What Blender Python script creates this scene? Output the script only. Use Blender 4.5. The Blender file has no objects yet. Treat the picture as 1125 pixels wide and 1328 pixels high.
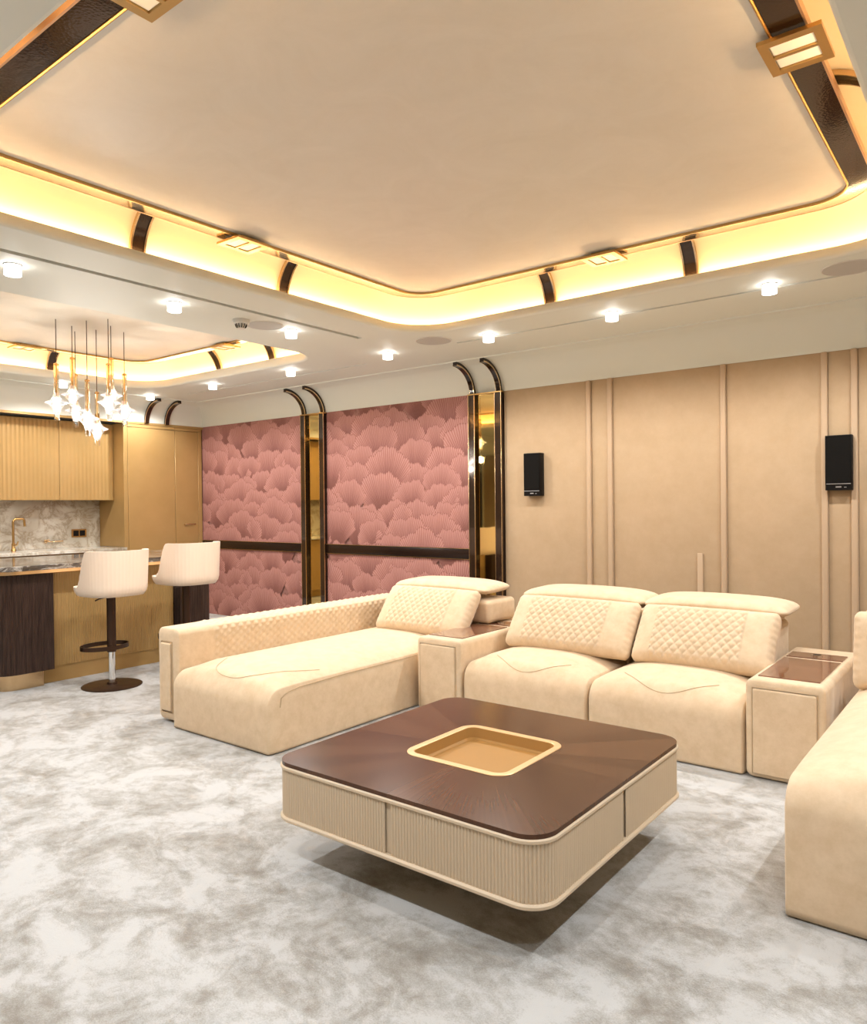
import bpy, bmesh, math, random
from mathutils import Vector, Matrix
sc = bpy.context.scene
COL = sc.collection
PI = math.pi
random.seed(7)

# ------------------------------------------------------------------ camera
YAW, PITCH, ROLL, FPX = math.radians(37.889), math.radians(.486), math.radians(.59), 967.98
_f = Vector((-math.sin(YAW), math.cos(YAW), 0)); _r = Vector((math.cos(YAW), math.sin(YAW), 0)); _d = Vector((0, 0, -1))
_f2 = math.cos(PITCH)*_f + math.sin(PITCH)*_d; _d2 = math.cos(PITCH)*_d - math.sin(PITCH)*_f
_r3 = math.cos(ROLL)*_r + math.sin(ROLL)*_d2; _d3 = math.cos(ROLL)*_d2 - math.sin(ROLL)*_r
cam = bpy.data.objects.new('camera', bpy.data.cameras.new('camera')); COL.objects.link(cam)
cam.matrix_world = Matrix(((_r3.x, -_d3.x, -_f2.x, 0), (_r3.y, -_d3.y, -_f2.y, 0), (_r3.z, -_d3.z, -_f2.z, 1.4), (0, 0, 0, 1)))
cam.data.sensor_fit = 'HORIZONTAL'; cam.data.sensor_width = 36; cam.data.lens = 36*FPX/1125
cam.data.clip_start = .05
sc.camera = cam

# ------------------------------------------------------------------ world, exposure
w = bpy.data.worlds.new('world'); sc.world = w; w.use_nodes = True
w.node_tree.nodes['Background'].inputs[0].default_value = (1, .95, .88, 1)
w.node_tree.nodes['Background'].inputs[1].default_value = .3
sc.view_settings.view_transform = 'Standard'; sc.view_settings.look = 'None'
sc.view_settings.gamma = 1; sc.view_settings.use_curve_mapping = False
sc.view_settings.exposure = 0.17
cy = sc.cycles
cy.use_denoising = True; cy.max_bounces = 10; cy.diffuse_bounces = 5; cy.glossy_bounces = 5
cy.transmission_bounces = 8; cy.transparent_max_bounces = 8; cy.sample_clamp_indirect = 6
cy.caustics_reflective = False; cy.caustics_refractive = False; cy.blur_glossy = .6

ZC = 2.76           # lower ceiling
LED = (1, .72, .42)
LED_POWER = 25
SPOT_W = 60
CRYSTAL = 6

# ------------------------------------------------------------------ materials
def mat(name, col, rough=.5, metal=0, spec=.5, emit=None, estr=0, sheen=0, coat=0, trans=0, ior=1.45, sheen_tint=None, alpha=1):
    m = bpy.data.materials.new(name); m.use_nodes = True
    b = m.node_tree.nodes['Principled BSDF']
    b.inputs['Base Color'].default_value = (*col, 1)
    b.inputs['Roughness'].default_value = rough
    b.inputs['Metallic'].default_value = metal
    b.inputs['Specular IOR Level'].default_value = spec
    b.inputs['IOR'].default_value = ior
    b.inputs['Transmission Weight'].default_value = trans
    b.inputs['Coat Weight'].default_value = coat
    b.inputs['Sheen Weight'].default_value = sheen
    b.inputs['Alpha'].default_value = alpha
    if sheen_tint: b.inputs['Sheen Tint'].default_value = (*sheen_tint, 1)
    if emit:
        b.inputs['Emission Color'].default_value = (*emit, 1); b.inputs['Emission Strength'].default_value = estr
    return m
def N(m, t, **kw):
    n = m.node_tree.nodes.new(t)
    for k, v in kw.items():
        if hasattr(n, k): setattr(n, k, v)
        else: n.inputs[k].default_value = v
    return n
def L(m, a, b): m.node_tree.links.new(a, b)
def B(m): return m.node_tree.nodes['Principled BSDF']
def coords(m, scale=(1, 1, 1), rot=(0, 0, 0)):
    g = N(m, 'ShaderNodeNewGeometry'); mp = N(m, 'ShaderNodeMapping')
    mp.inputs['Scale'].default_value = scale; mp.inputs['Rotation'].default_value = rot
    L(m, g.outputs['Position'], mp.inputs['Vector']); return mp.outputs[0]
def ramp(m, fac, stops):
    r = N(m, 'ShaderNodeValToRGB'); e = r.color_ramp.elements
    e[0].position, e[0].color = stops[0][0], (*stops[0][1], 1)
    e[1].position, e[1].color = stops[-1][0], (*stops[-1][1], 1)
    for p, c in stops[1:-1]:
        x = e.new(p); x.color = (*c, 1)
    L(m, fac, r.inputs[0]); return r.outputs[0]
def noise(m, vec, scale, detail=4, rough=.55, dist=0):
    n = N(m, 'ShaderNodeTexNoise'); n.inputs['Scale'].default_value = scale; n.inputs['Detail'].default_value = detail
    n.inputs['Roughness'].default_value = rough; n.inputs['Distortion'].default_value = dist
    L(m, vec, n.inputs['Vector']); return n.outputs['Fac']
def bump(m, fac, s=.2, d=.01):
    b = N(m, 'ShaderNodeBump'); b.inputs['Strength'].default_value = s; b.inputs['Distance'].default_value = d
    L(m, fac, b.inputs['Height']); L(m, b.outputs[0], B(m).inputs['Normal'])

M = {}
# carpet: silky mottled pile
m = M['carpet'] = mat('carpet', (.6, .58, .55), .95, sheen=.35, spec=.1)
v = coords(m, (1, 1.15, 1), (0, 0, .5))
n1 = noise(m, v, 3.4, 7, .66, .5); n2 = noise(m, v, 14, 5, .7, .4); n3 = noise(m, v, 170, 3, .9)
a = N(m, 'ShaderNodeMath', operation='MULTIPLY_ADD'); a.inputs[1].default_value = .42; L(m, n2, a.inputs[0]); L(m, n1, a.inputs[2])
a2 = N(m, 'ShaderNodeMath', operation='MULTIPLY_ADD'); a2.inputs[1].default_value = .42; L(m, n3, a2.inputs[0]); L(m, a.outputs[0], a2.inputs[2])
c = ramp(m, a2.outputs[0], [(.70, (.215, .195, .165)), (.84, (.315, .305, .28)), (.95, (.43, .43, .42)), (1.05 if False else 1.0, (.49, .495, .49))])
L(m, c, B(m).inputs['Base Color'])
bump(m, a2.outputs[0], .35, .02)
# velvet
def velvet(name, c1, c2, sh=.45, tint=(1, .93, .8)):
    m = mat(name, c1, .75, sheen=sh, spec=.15, sheen_tint=tint)
    B(m).inputs['Sheen Roughness'].default_value = .35
    v = coords(m)
    c = ramp(m, noise(m, v, 14, 6, .7), [(.35, c2), (.65, c1)])
    L(m, c, B(m).inputs['Base Color'])
    bump(m, noise(m, v, 350, 2), .12, .002)
    return m
M['velvet'] = velvet('cream_velvet', (.71, .56, .39), (.63, .48, .315), .5, (1, .95, .85))
M['seam'] = mat('seam_thread', (.50, .37, .23), .9)  # tan thread for seams and piping, darker than the velvet
M['white'] = mat('white_paint', (.745, .76, .695), .55, spec=.3)
m = M['panelcov'] = mat('raft_wallcovering', (.70, .64, .55), .42, spec=.5)
v = coords(m); L(m, ramp(m, noise(m, v, 3, 8, .7, 1.0), [(.3, (.74, .69, .60)), (.7, (.80, .75, .665))]), B(m).inputs['Base Color'])
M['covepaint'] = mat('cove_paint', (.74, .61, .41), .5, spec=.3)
M['led'] = mat('led', (1, .7, .3), .5, emit=LED, estr=LED_POWER)
m = M['leather'] = mat('dark_embossed_band', (.020, .010, .005), .10, spec=.5, coat=.15)
v = coords(m); vo = N(m, 'ShaderNodeTexVoronoi'); vo.inputs['Scale'].default_value = 90; L(m, v, vo.inputs['Vector']); bump(m, vo.outputs['Distance'], .10, .002)
M['gold'] = mat('brushed_gold', (.56, .36, .14), .3, 1)
M['goldlight'] = mat('light_gold_trim', (.72, .52, .30), .25, 1)
M['rose'] = mat('rose_gold_trim', (.48, .30, .18), .35, .8)
M['bronze'] = mat('polished_dark_bronze', (.035, .018, .01), .1, .3, coat=.5)
M['black'] = mat('black', (.006, .005, .005), .5, spec=.2)
M['slot'] = mat('slot_black', (.008, .007, .006), .9, spec=.1)
M['darkwood'] = mat('rail_dark', (.016, .007, .004), .25, spec=.4)
M['mirror'] = mat('bronze_mirror', (.68, .50, .20), .03, 1)
m = M['fabric'] = mat('wall_fabric', (.48, .345, .215), .85, spec=.15, sheen=.25, sheen_tint=(1, .85, .65))
v = coords(m, (1, 1, 1)); L(m, ramp(m, noise(m, v, 5, 9, .75), [(.3, (.415, .295, .175)), (.7, (.47, .34, .215))]), B(m).inputs['Base Color'])
wv = coords(m, (260, 260, 60)); bump(m, noise(m, wv, 1, 2), .15, .003)
M['fabrictrim'] = mat('wall_fabric_trim', (.46, .325, .205), .7, sheen=.3, sheen_tint=(1, .85, .65))
# printed leaf wallpaper: u along fan angle, v along radius
m = M['leafpaper'] = mat('leaf_wallpaper', (.45, .2, .17), .7, spec=.2)
uv = N(m, 'ShaderNodeUVMap'); sp = N(m, 'ShaderNodeSeparateXYZ'); L(m, uv.outputs[0], sp.inputs[0])
base = ramp(m, sp.outputs[1], [(.0, (.125, .044, .036)), (.45, (.19, .073, .060)), (.75, (.305, .130, .110)), (.965, (.375, .170, .145)), (1.0, (.23, .090, .072))])
wob = noise(m, coords(m), 30, 2)
ma = N(m, 'ShaderNodeMath', operation='MULTIPLY_ADD'); ma.inputs[1].default_value = .012; L(m, wob, ma.inputs[0]); L(m, sp.outputs[0], ma.inputs[2])
mb = N(m, 'ShaderNodeMath', operation='MULTIPLY'); mb.inputs[1].default_value = 2*PI*30; L(m, ma.outputs[0], mb.inputs[0])
si = N(m, 'ShaderNodeMath', operation='SINE'); L(m, mb.outputs[0], si.inputs[0])
st = ramp(m, si.outputs[0], [(.55, (0, 0, 0)), (.98, (1, 1, 1))])
fv = N(m, 'ShaderNodeMath', operation='MULTIPLY'); L(m, st, fv.inputs[0]); L(m, sp.outputs[1], fv.inputs[1])
fs = N(m, 'ShaderNodeMath', operation='MULTIPLY'); fs.inputs[1].default_value = .6; L(m, fv.outputs[0], fs.inputs[0])
mx = N(m, 'ShaderNodeMix', data_type='RGBA'); L(m, fs.outputs[0], mx.inputs[0]); L(m, base, mx.inputs[6]); mx.inputs[7].default_value = (.62, .37, .31, 1)
L(m, mx.outputs[2], B(m).inputs['Base Color'])
# kitchen
m = M['lacquer'] = mat('ochre_gold_lacquer', (.40, .245, .085), .32, .25, spec=.5)
v = coords(m); L(m, ramp(m, noise(m, v, 2.5, 5), [(.3, (.41, .26, .095)), (.7, (.47, .30, .12))]), B(m).inputs['Base Color'])
M['lacquerdark'] = mat('ochre_shadow_gap', (.10, .055, .02), .5)
m = M['marble'] = mat('white_marble', (.7, .68, .62), .15, spec=.5)
v = coords(m, (1, 1, 1), (.4, .2, .3)); d1 = noise(m, v, 4.2, 10, .68, .5)
ab = N(m, 'ShaderNodeMath', operation='SUBTRACT'); ab.inputs[1].default_value = .5; L(m, d1, ab.inputs[0])
ab2 = N(m, 'ShaderNodeMath', operation='ABSOLUTE'); L(m, ab.outputs[0], ab2.inputs[0])
d2 = noise(m, v, 1.6, 4, .5, .5)
c1 = ramp(m, ab2.outputs[0], [(0, (.44, .38, .29)), (.02, (.56, .51, .43)), (.075, (.70, .68, .61))])
c2 = ramp(m, d2, [(.40, (1, 1, 1)), (.66, (.66, .61, .54))])
mx = N(m, 'ShaderNodeMix', data_type='RGBA', blend_type='MULTIPLY'); mx.inputs[0].default_value = 1; L(m, c1, mx.inputs[6]); L(m, c2, mx.inputs[7]); L(m, mx.outputs[2], B(m).inputs['Base Color'])
m = M['stone'] = mat('dark_veined_stone', (.1, .09, .08), .08, spec=.6, coat=.4)
v = coords(m, (1, 1, 2.5), (.5, .3, .2)); d1 = noise(m, v, 4, 6, .6, 1.2)
L(m, ramp(m, d1, [(.30, (.02, .016, .012)), (.47, (.07, .055, .045)), (.55, (.45, .42, .38)), (.60, (.10, .08, .065)), (.75, (.03, .025, .02))]), B(m).inputs['Base Color'])
m = M['wenge'] = mat('dark_fluted_wood', (.035, .018, .012), .35, spec=.4)
v = coords(m, (60, 60, 4)); L(m, ramp(m, noise(m, v, 1, 4, .6), [(.35, (.022, .011, .008)), (.75, (.075, .042, .03))]), B(m).inputs['Base Color'])
M['stoolleather'] = mat('cream_leather', (.80, .66, .53), .42, spec=.4)
M['brown'] = mat('dark_brown_metal', (.045, .022, .012), .35, .5)
M['chrome'] = mat('chrome', (.8, .8, .8), .08, 1)
m = M['walnut'] = mat('walnut_veneer', (.1, .035, .018), .24, spec=.3, coat=.05)
g = N(m, 'ShaderNodeNewGeometry'); sp = N(m, 'ShaderNodeSeparateXYZ'); L(m, g.outputs['Position'], sp.inputs[0])
sx = N(m, 'ShaderNodeMath', operation='SUBTRACT'); sx.inputs[1].default_value = -1.72; L(m, sp.outputs[0], sx.inputs[0])
sy = N(m, 'ShaderNodeMath', operation='SUBTRACT'); sy.inputs[1].default_value = 2.535; L(m, sp.outputs[1], sy.inputs[0])
at = N(m, 'ShaderNodeMath', operation='ARCTAN2'); L(m, sy.outputs[0], at.inputs[0]); L(m, sx.outputs[0], at.inputs[1])
tt = N(m, 'ShaderNodeMath', operation='MULTIPLY'); tt.inputs[1].default_value = 32/(2*PI); L(m, at.outputs[0], tt.inputs[0])
fl = N(m, 'ShaderNodeMath', operation='FLOOR'); L(m, tt.outputs[0], fl.inputs[0])
wn = N(m, 'ShaderNodeTexWhiteNoise', noise_dimensions='1D'); L(m, fl.outputs[0], wn.inputs['W'])
cb = N(m, 'ShaderNodeCombineXYZ'); L(m, tt.outputs[0], cb.inputs[0])
nz = N(m, 'ShaderNodeTexNoise'); nz.inputs['Scale'].default_value = 9; nz.inputs['Detail'].default_value = 4; L(m, cb.outputs[0], nz.inputs['Vector'])
c = ramp(m, wn.outputs['Value'], [(0, (.070, .028, .012)), (1, (.112, .050, .023))])
mx = N(m, 'ShaderNodeMix', data_type='RGBA', blend_type='MULTIPLY'); mx.inputs[0].default_value = .6; L(m, c, mx.inputs[6])
c2 = ramp(m, nz.outputs['Fac'], [(.3, (.6, .6, .6)), (.7, (1, 1, 1))]); L(m, c2, mx.inputs[7]); L(m, mx.outputs[2], B(m).inputs['Base Color'])
M['beige'] = mat('beige_lacquer', (.60, .485, .345), .38, spec=.4)
M['traymetal'] = mat('tray_gold_lacquer', (.38, .205, .062), .5, 0, .25)
M['traylip'] = mat('tray_gold_lip', (.74, .50, .26), .35, .5)
m = M['rosewood'] = mat('rosewood_gloss', (.16, .06, .03), .06, spec=.6, coat=.6)
v = coords(m, (8, 60, 1), (0, 0, .5)); L(m, ramp(m, noise(m, v, 1, 5, .6), [(.3, (.09, .03, .015)), (.7, (.27, .12, .07))]), B(m).inputs['Base Color'])
M['glass'] = mat('clear_glass', (1, .98, .95), .02, trans=1, ior=1.3)
M['amberglass'] = mat('amber_glass', (1, .86, .62), .04, trans=1, ior=1.25)
M['glowglass'] = mat('glowing_glass', (1, 1, 1), .12, trans=1, ior=1.3, emit=(.9, .95, 1), estr=.16)
M['core'] = mat('lamp_core', (1, 1, 1), .3, emit=(1, .97, .93), estr=3.2)
M['crystal'] = mat('lit_crystal', (1, 1, 1), .2, emit=(1, .98, .95), estr=CRYSTAL)
M['lampglass'] = mat('lit_alabaster', (.85, .75, .6), .3, emit=(1, .80, .52), estr=.25)
M['grille'] = mat('grey_grille', (.50, .48, .45), .8)
M['plastic'] = mat('white_plastic', (.7, .68, .64), .4)
M['silver'] = mat('silver_trim', (.6, .6, .62), .3, .9)
M['socket'] = mat('socket_brown', (.10, .045, .02), .4)
M['greyglass'] = mat('greenish_glass', (.35, .40, .34), .08, spec=.8)

# ------------------------------------------------------------------ mesh helpers
def mesh_obj(name, verts, faces, material, parent=None, smooth=False, uvs=None):
    me = bpy.data.meshes.new(name); me.from_pydata([tuple(v) for v in verts], [], faces); me.validate()
    bm = bmesh.new(); bm.from_mesh(me); bmesh.ops.recalc_face_normals(bm, faces=bm.faces); bm.to_mesh(me); bm.free()
    return link(name, me, material, parent, smooth)
def link(name, me, material, parent=None, smooth=False):
    if not me.materials: me.materials.append(material)
    if smooth:
        for p in me.polygons: p.use_smooth = True
        try: me.set_sharp_from_angle(angle=math.radians(smooth if smooth > 1 else 40))
        except Exception: pass
    o = bpy.data.objects.new(name, me); COL.objects.link(o)
    if parent: o.parent = parent; 
    return o
def bm_obj(name, bm, material, parent=None, smooth=False):
    me = bpy.data.meshes.new(name); bmesh.ops.recalc_face_normals(bm, faces=bm.faces); bm.to_mesh(me); bm.free()
    return link(name, me, material, parent, smooth)
def tag(o, label=None, cat=None, group=None, kind=None):
    if label: o['label'] = label
    if cat: o['category'] = cat
    if group: o['group'] = group
    if kind: o['kind'] = kind
    return o
def thing(name, loc, label, cat, group=None, rz=0):
    o = bpy.data.objects.new(name, None); COL.objects.link(o); o.location = loc; o.rotation_euler = (0, 0, rz)
    o.empty_display_size = .1
    return tag(o, label, cat, group)
def add_box(bm, x0, x1, y0, y1, z0, z1, bev=0, seg=2):
    r = bmesh.ops.create_cube(bm, size=1); vs = r['verts']
    for v in vs:
        v.co = Vector(((x0+x1)/2+v.co.x*(x1-x0), (y0+y1)/2+v.co.y*(y1-y0), (z0+z1)/2+v.co.z*(z1-z0)))
    if bev:
        es = list({e for v in vs for e in v.link_edges})
        bmesh.ops.bevel(bm, geom=es, offset=bev, segments=seg, affect='EDGES', profile=.5)
def box(name, x0, x1, y0, y1, z0, z1, material, parent=None, bev=.002, seg=1, off=None):
    bm = bmesh.new()
    if off: x0 -= off[0]; x1 -= off[0]; y0 -= off[1]; y1 -= off[1]; z0 -= off[2]; z1 -= off[2]
    add_box(bm, x0, x1, y0, y1, z0, z1, bev, seg)
    return bm_obj(name, bm, material, parent, 40 if bev else False)
def add_lathe(bm, prof, n=32, c=(0, 0, 0), cap=True):
    rings = []
    for r, z in prof:
        rings.append([bm.verts.new((c[0]+r*math.cos(2*PI*i/n), c[1]+r*math.sin(2*PI*i/n), c[2]+z)) for i in range(n)])
    for a, b in zip(rings, rings[1:]):
        for i in range(n): bm.faces.new((a[i], a[(i+1) % n], b[(i+1) % n], b[i]))
    if cap:
        if prof[0][0] > 1e-4: bm.faces.new(rings[0][::-1])
        if prof[-1][0] > 1e-4: bm.faces.new(rings[-1])
def lathe(name, prof, material, parent=None, n=32, c=(0, 0, 0), cap=True, smooth=40):
    bm = bmesh.new(); add_lathe(bm, prof, n, c, cap); return bm_obj(name, bm, material, parent, smooth)
def add_tube(bm, pts, r, n=8, closed=False, cap=True):
    pts = [Vector(p) for p in pts]; rings = []; K = len(pts); up = None
    for i, p in enumerate(pts):
        a = pts[(i-1) % K] if (closed or i > 0) else p; b = pts[(i+1) % K] if (closed or i < K-1) else p
        t = (b-a).normalized()
        if up is None: up = Vector((0, 0, 1)) if abs(t.z) < .9 else Vector((1, 0, 0))
        s = t.cross(up).normalized(); up = s.cross(t).normalized()
        rr = r[i] if isinstance(r, (list, tuple)) else r
        rings.append([bm.verts.new(p+s*math.cos(2*PI*k/n)*rr+up*math.sin(2*PI*k/n)*rr) for k in range(n)])
    for i in range(K if closed else K-1):
        a, b = rings[i], rings[(i+1) % K]
        for k in range(n): bm.faces.new((a[k], a[(k+1) % n], b[(k+1) % n], b[k]))
    if cap and not closed: bm.faces.new(rings[0][::-1]); bm.faces.new(rings[-1])
def tube(name, pts, r, material, parent=None, n=8, closed=False):
    bm = bmesh.new(); add_tube(bm, pts, r, n, closed); return bm_obj(name, bm, material, parent, 50)
def rrect(x0, x1, y0, y1, rad, seg=12, step=None):
    """points and outward normals round a rounded rectangle, counter-clockwise"""
    out = []
    def straight(ax, ay, bx, by, nx, ny):
        if not step: return
        k = int(math.hypot(bx-ax, by-ay)/step)
        for i in range(1, k): out.append((ax+(bx-ax)*i/k, ay+(by-ay)*i/k, nx, ny))
    cs = [(x1-rad, y0+rad, -90), (x1-rad, y1-rad, 0), (x0+rad, y1-rad, 90), (x0+rad, y0+rad, 180)]
    for q, (cx, cy_, a0) in enumerate(cs):
        for i in range(seg+1):
            t = math.radians(a0+90*i/seg); out.append((cx+rad*math.cos(t), cy_+rad*math.sin(t), math.cos(t), math.sin(t)))
        t = math.radians(a0+90); nx, ny = math.cos(t), math.sin(t)
        c2 = cs[(q+1) % 4]
        straight(cx+rad*nx, cy_+rad*ny, c2[0]+rad*nx, c2[1]+rad*ny, nx, ny)
    return out
def sweep(name, path, prof, material, parent=None, smooth=35, cap=False):
    """prof: list of (outward offset, z); path closed"""
    V = []; F = []; K = len(path); P = len(prof)
    for x, y, nx, ny in path:
        for o, z in prof: V.append((x+nx*o, y+ny*o, z))
    for i in range(K):
        j = (i+1) % K
        for k in range(P-1): F.append((i*P+k, j*P+k, j*P+k+1, i*P+k+1))
    if cap:
        F.append([i*P for i in range(K)]); F.append([i*P+P-1 for i in range(K)])
    return mesh_obj(name, V, F, material, parent, smooth)
def gridcoords(h, r, nin, k=5):
    c = []
    for i in range(k): t = math.radians(45*(1-i/k)); c.append(-h+r-r*math.tan(t))
    for i in range(nin+1): c.append((-h+r)+(2*(h-r))*i/nin)
    for i in range(k): t = math.radians(45*(i+1)/k); c.append(h-r+r*math.tan(t))
    return c
def rbox(name, cx, cy_, cz, sx, sy, sz, r, n=(8, 8, 8), fn=None, material=None, parent=None, k=5):
    """box with rounded edges (radii per axis), dense grid, bent by fn(x,y,z)->(x,y,z) in local coordinates"""
    if not isinstance(r, tuple): r = (r, r, r)
    h = (sx/2, sy/2, sz/2)
    G = [gridcoords(h[i], r[i], n[i], k) for i in range(3)]
    idx = {}; V = []
    def vid(i, j, l):
        key = (i, j, l)
        if key in idx: return idx[key]
        p = [G[0][i], G[1][j], G[2][l]]
        q = [max(-(h[a]-r[a]), min(h[a]-r[a], p[a])) for a in range(3)]
        d = [(p[a]-q[a])/r[a] for a in range(3)]
        ln = math.sqrt(sum(t*t for t in d)) or 1
        o = [q[a]+r[a]*d[a]/ln for a in range(3)]
        if fn: o = fn(*o)
        idx[key] = len(V); V.append((o[0]+cx, o[1]+cy_, o[2]+cz)); return idx[key]
    F = []; X, Y, Z = len(G[0])-1, len(G[1])-1, len(G[2])-1
    for i in range(X):
        for j in range(Y):
            F.append((vid(i, j, 0), vid(i, j+1, 0), vid(i+1, j+1, 0), vid(i+1, j, 0)))
            F.append((vid(i, j, Z), vid(i+1, j, Z), vid(i+1, j+1, Z), vid(i, j+1, Z)))
    for i in range(X):
        for l in range(Z):
            F.append((vid(i, 0, l), vid(i+1, 0, l), vid(i+1, 0, l+1), vid(i, 0, l+1)))
            F.append((vid(i, Y, l), vid(i, Y, l+1), vid(i+1, Y, l+1), vid(i+1, Y, l)))
    for j in range(Y):
        for l in range(Z):
            F.append((vid(0, j, l), vid(0, j, l+1), vid(0, j+1, l+1), vid(0, j+1, l)))
            F.append((vid(X, j, l), vid(X, j+1, l), vid(X, j+1, l+1), vid(X, j, l+1)))
    me = bpy.data.meshes.new(name); me.from_pydata(V, [], F)
    for p in me.polygons: p.use_smooth = True
    me.materials.append(material)
    o = bpy.data.objects.new(name, me); COL.objects.link(o)
    if parent: o.parent = parent
    return o

# ------------------------------------------------------------------ floor, walls
XK, YB, XR, YN = -8.565, 6.0, 2.3, -1.6     # kitchen cabinet plane, back wall, right wall, near wall
XW = XK-.6
fl = box('floor', XW-.1, XR+.1, YN-.1, YB+.12, -.06, 0, M['carpet'], bev=0); tag(fl, kind='structure')
wr = box('wall_right', XR, XR+.1, YN, YB, 0, 3.15, M['fabric'], bev=0); tag(wr, kind='structure')
wn_ = box('wall_near', XW, XR, YN-.1, YN, 0, 3.15, M['fabric'], bev=0); tag(wn_, kind='structure')
wl = box('wall_left', XW-.1, XW, YN, YB, 0, 3.15, M['white'], bev=0); tag(wl, kind='structure')
ZW = 2.478
wb = box('wall_back', XW-.1, XR+.1, YB+.03, YB+.13, 0, 3.15, M['fabric'], bev=0); tag(wb, kind='structure')
# upholstered panels between thin padded trims
tr = [-3.81, -2.932, -2.733, -1.788, -1.077, -.887, .06, .76, .95, XR]
xs = tr
for i in range(len(xs)-1):
    a, b = xs[i], xs[i+1]
    a2_ = a+.022 if i > 0 else a; b2_ = b-.022 if i < len(xs)-2 else b
    box('fabric_panel', a2_, b2_, YB-.0, YB+.03, 0, ZW, M['fabric'], wb, .006, 2)
for x in tr[1:-1]:
    bm = bmesh.new(); add_box(bm, x-.022, x+.022, YB-.025, YB+.02, 0, ZW, .009, 3)
    bm_obj('padded_trim', bm, M['fabrictrim'], wb, 40)
bm = bmesh.new(); add_box(bm, -1.997, -1.950, YB-.02, YB, 0, 1.0, .008, 2); bm_obj('padded_trim', bm, M['fabrictrim'], wb, 40)

# leaf-print wallpaper: overlapping fans in shallow relief, clipped to each panel
def wallpaper(x0, x1, z0, z1, rows):
    bm = bmesh.new(); uvl = bm.loops.layers.uv.new('UVMap')
    def quadback(y):
        vs = [bm.verts.new(p) for p in ((x0, y, z0), (x1, y, z0), (x1, y, z1), (x0, y, z1))]
        f = bm.faces.new(vs)
        for l in f.loops: l[uvl].uv = (.1, .45)
    quadback(YB-.001)
    for (cx, cz, R, tilt, spread, y, seed) in rows:
        if cx+R*1.1 < x0 or cx-R*1.1 > x1 or cz > z1+.05 or cz+R*1.2 < z0: continue
        rn = random.Random(seed); K = 44; J = (0, .12, .35, .6, .8, .93, 1.0)
        ph = rn.random()*6; lob = rn.choice((5, 6, 7, 8))
        grid = []
        for i in range(K+1):
            u = i/K; t = tilt+(-spread+2*spread*u)
            r = R*(1+.06*abs(math.sin(lob*PI*u+ph))+.03*math.sin(17*u+ph)+.014*abs(math.sin(47*u))+.03*math.sin(7*u+2*ph))
            r *= 1-.16*abs(2*u-1)**3
            row = []
            for j in J:
                row.append((cx+math.sin(t)*r*j, y-.0006*j, cz+math.cos(t)*r*j))
            grid.append(row)
        vg = [[bm.verts.new(p) for p in row] for row in grid]
        for i in range(K):
            for j in range(len(J)-1):
                try: f = bm.faces.new((vg[i][j], vg[i+1][j], vg[i+1][j+1], vg[i][j+1]))
                except ValueError: continue
                uu = [(i/K, J[j]), ((i+1)/K, J[j]), ((i+1)/K, J[j+1]), (i/K, J[j+1])]
                for l, q in zip(f.loops, uu): l[uvl].uv = q
    for co, no in (((x0, 0, 0), (1, 0, 0)), ((x1, 0, 0), (-1, 0, 0)), ((0, 0, z0), (0, 0, 1)), ((0, 0, z1), (0, 0, -1))):
        bmesh.ops.bisect_plane(bm, geom=bm.verts[:]+bm.edges[:]+bm.faces[:], plane_co=co, plane_no=no, clear_inner=True)
    me = bpy.data.meshes.new('wallpaper'); bm.to_mesh(me); bm.free()
    return link('wallpaper', me, M['leafpaper'], wb)
rn = random.Random(21); fans = []; nrow = 0
z = 2.62
while z > -.30:
    x = -8.9+(.19 if nrow % 2 else 0)
    while x < -3.9:
        R = rn.uniform(.36, .52)
        fans.append((x+rn.uniform(-.05, .05), z-.20+rn.uniform(-.07, .07), R, rn.uniform(-.28, .28), rn.uniform(.72, .98), YB-.003-nrow*.0011-rn.random()*.0008, rn.random()))
        x += rn.uniform(.30, .46)
    z -= .20; nrow += 1
PZ0, PZ1 = .872, .972
for (a, b) in ((XK-.02, -6.60), (-6.20, -4.195)):
    wallpaper(a, b, PZ1, ZW, fans); wallpaper(a, b, 0, PZ0, fans)
    box('rail', a, b, YB-.03, YB+.03, PZ0, PZ1, M['darkwood'], wb, .004, 2)
    box('rail_edge', a, b, YB-.031, YB-.005, PZ1, PZ1+.004, M['gold'], wb, 0)
    box('rail_edge', a, b, YB-.031, YB-.005, PZ0-.004, PZ0, M['gold'], wb, 0)

# glazed opening on the unseen part of the left wall (met only in the mirrors)
dr = box('door_1', XW, XW+.06, -1.45, 2.2, 2.42, 2.50, M['black'], bev=0); tag(dr, kind='structure')
for y in (-1.45, -.3, .9, 2.12): box('door_jamb', XW, XW+.06, y, y+.07, 0, 2.42, M['black'], dr, 0)
box('glass_panel', XW, XW+.02, -1.4, 2.15, 0, 2.42, M['greyglass'], dr, 0)

# ------------------------------------------------------------------ ceiling with two lit trays
TRAYS = [(-3.80, -.40, 1.0, 4.666, -3.54, -.64, 1.27, 4.37), (-7.86, -4.98, 1.0, 4.78, -7.60+.17, -5.24-.02, 1.27, 4.43)]
SLOTS = [(-4.20, -4.15, -.6, 4.42), (-3.68, .45, 5.06, 5.092), (-7.78, -4.88, 5.23, 5.262), (-8.32, -8.295, .6, 4.95), (.33, .36, -.6, 4.42)]
bm = bmesh.new(); edges = []
def loop(bm, pts, z=ZC):
    vs = [bm.verts.new((p[0], p[1], z)) for p in pts]
    return [bm.edges.new((vs[i], vs[(i+1) % len(vs)])) for i in range(len(vs))]
edges += loop(bm, [(XW, YN), (XR, YN), (XR, YB), (XW, YB)])
for t in TRAYS:
    edges += loop(bm, [(p[0]+p[2]*.02, p[1]+p[3]*.02) for p in rrect(*t[:4], .38, 16)])
holes = []
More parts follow.
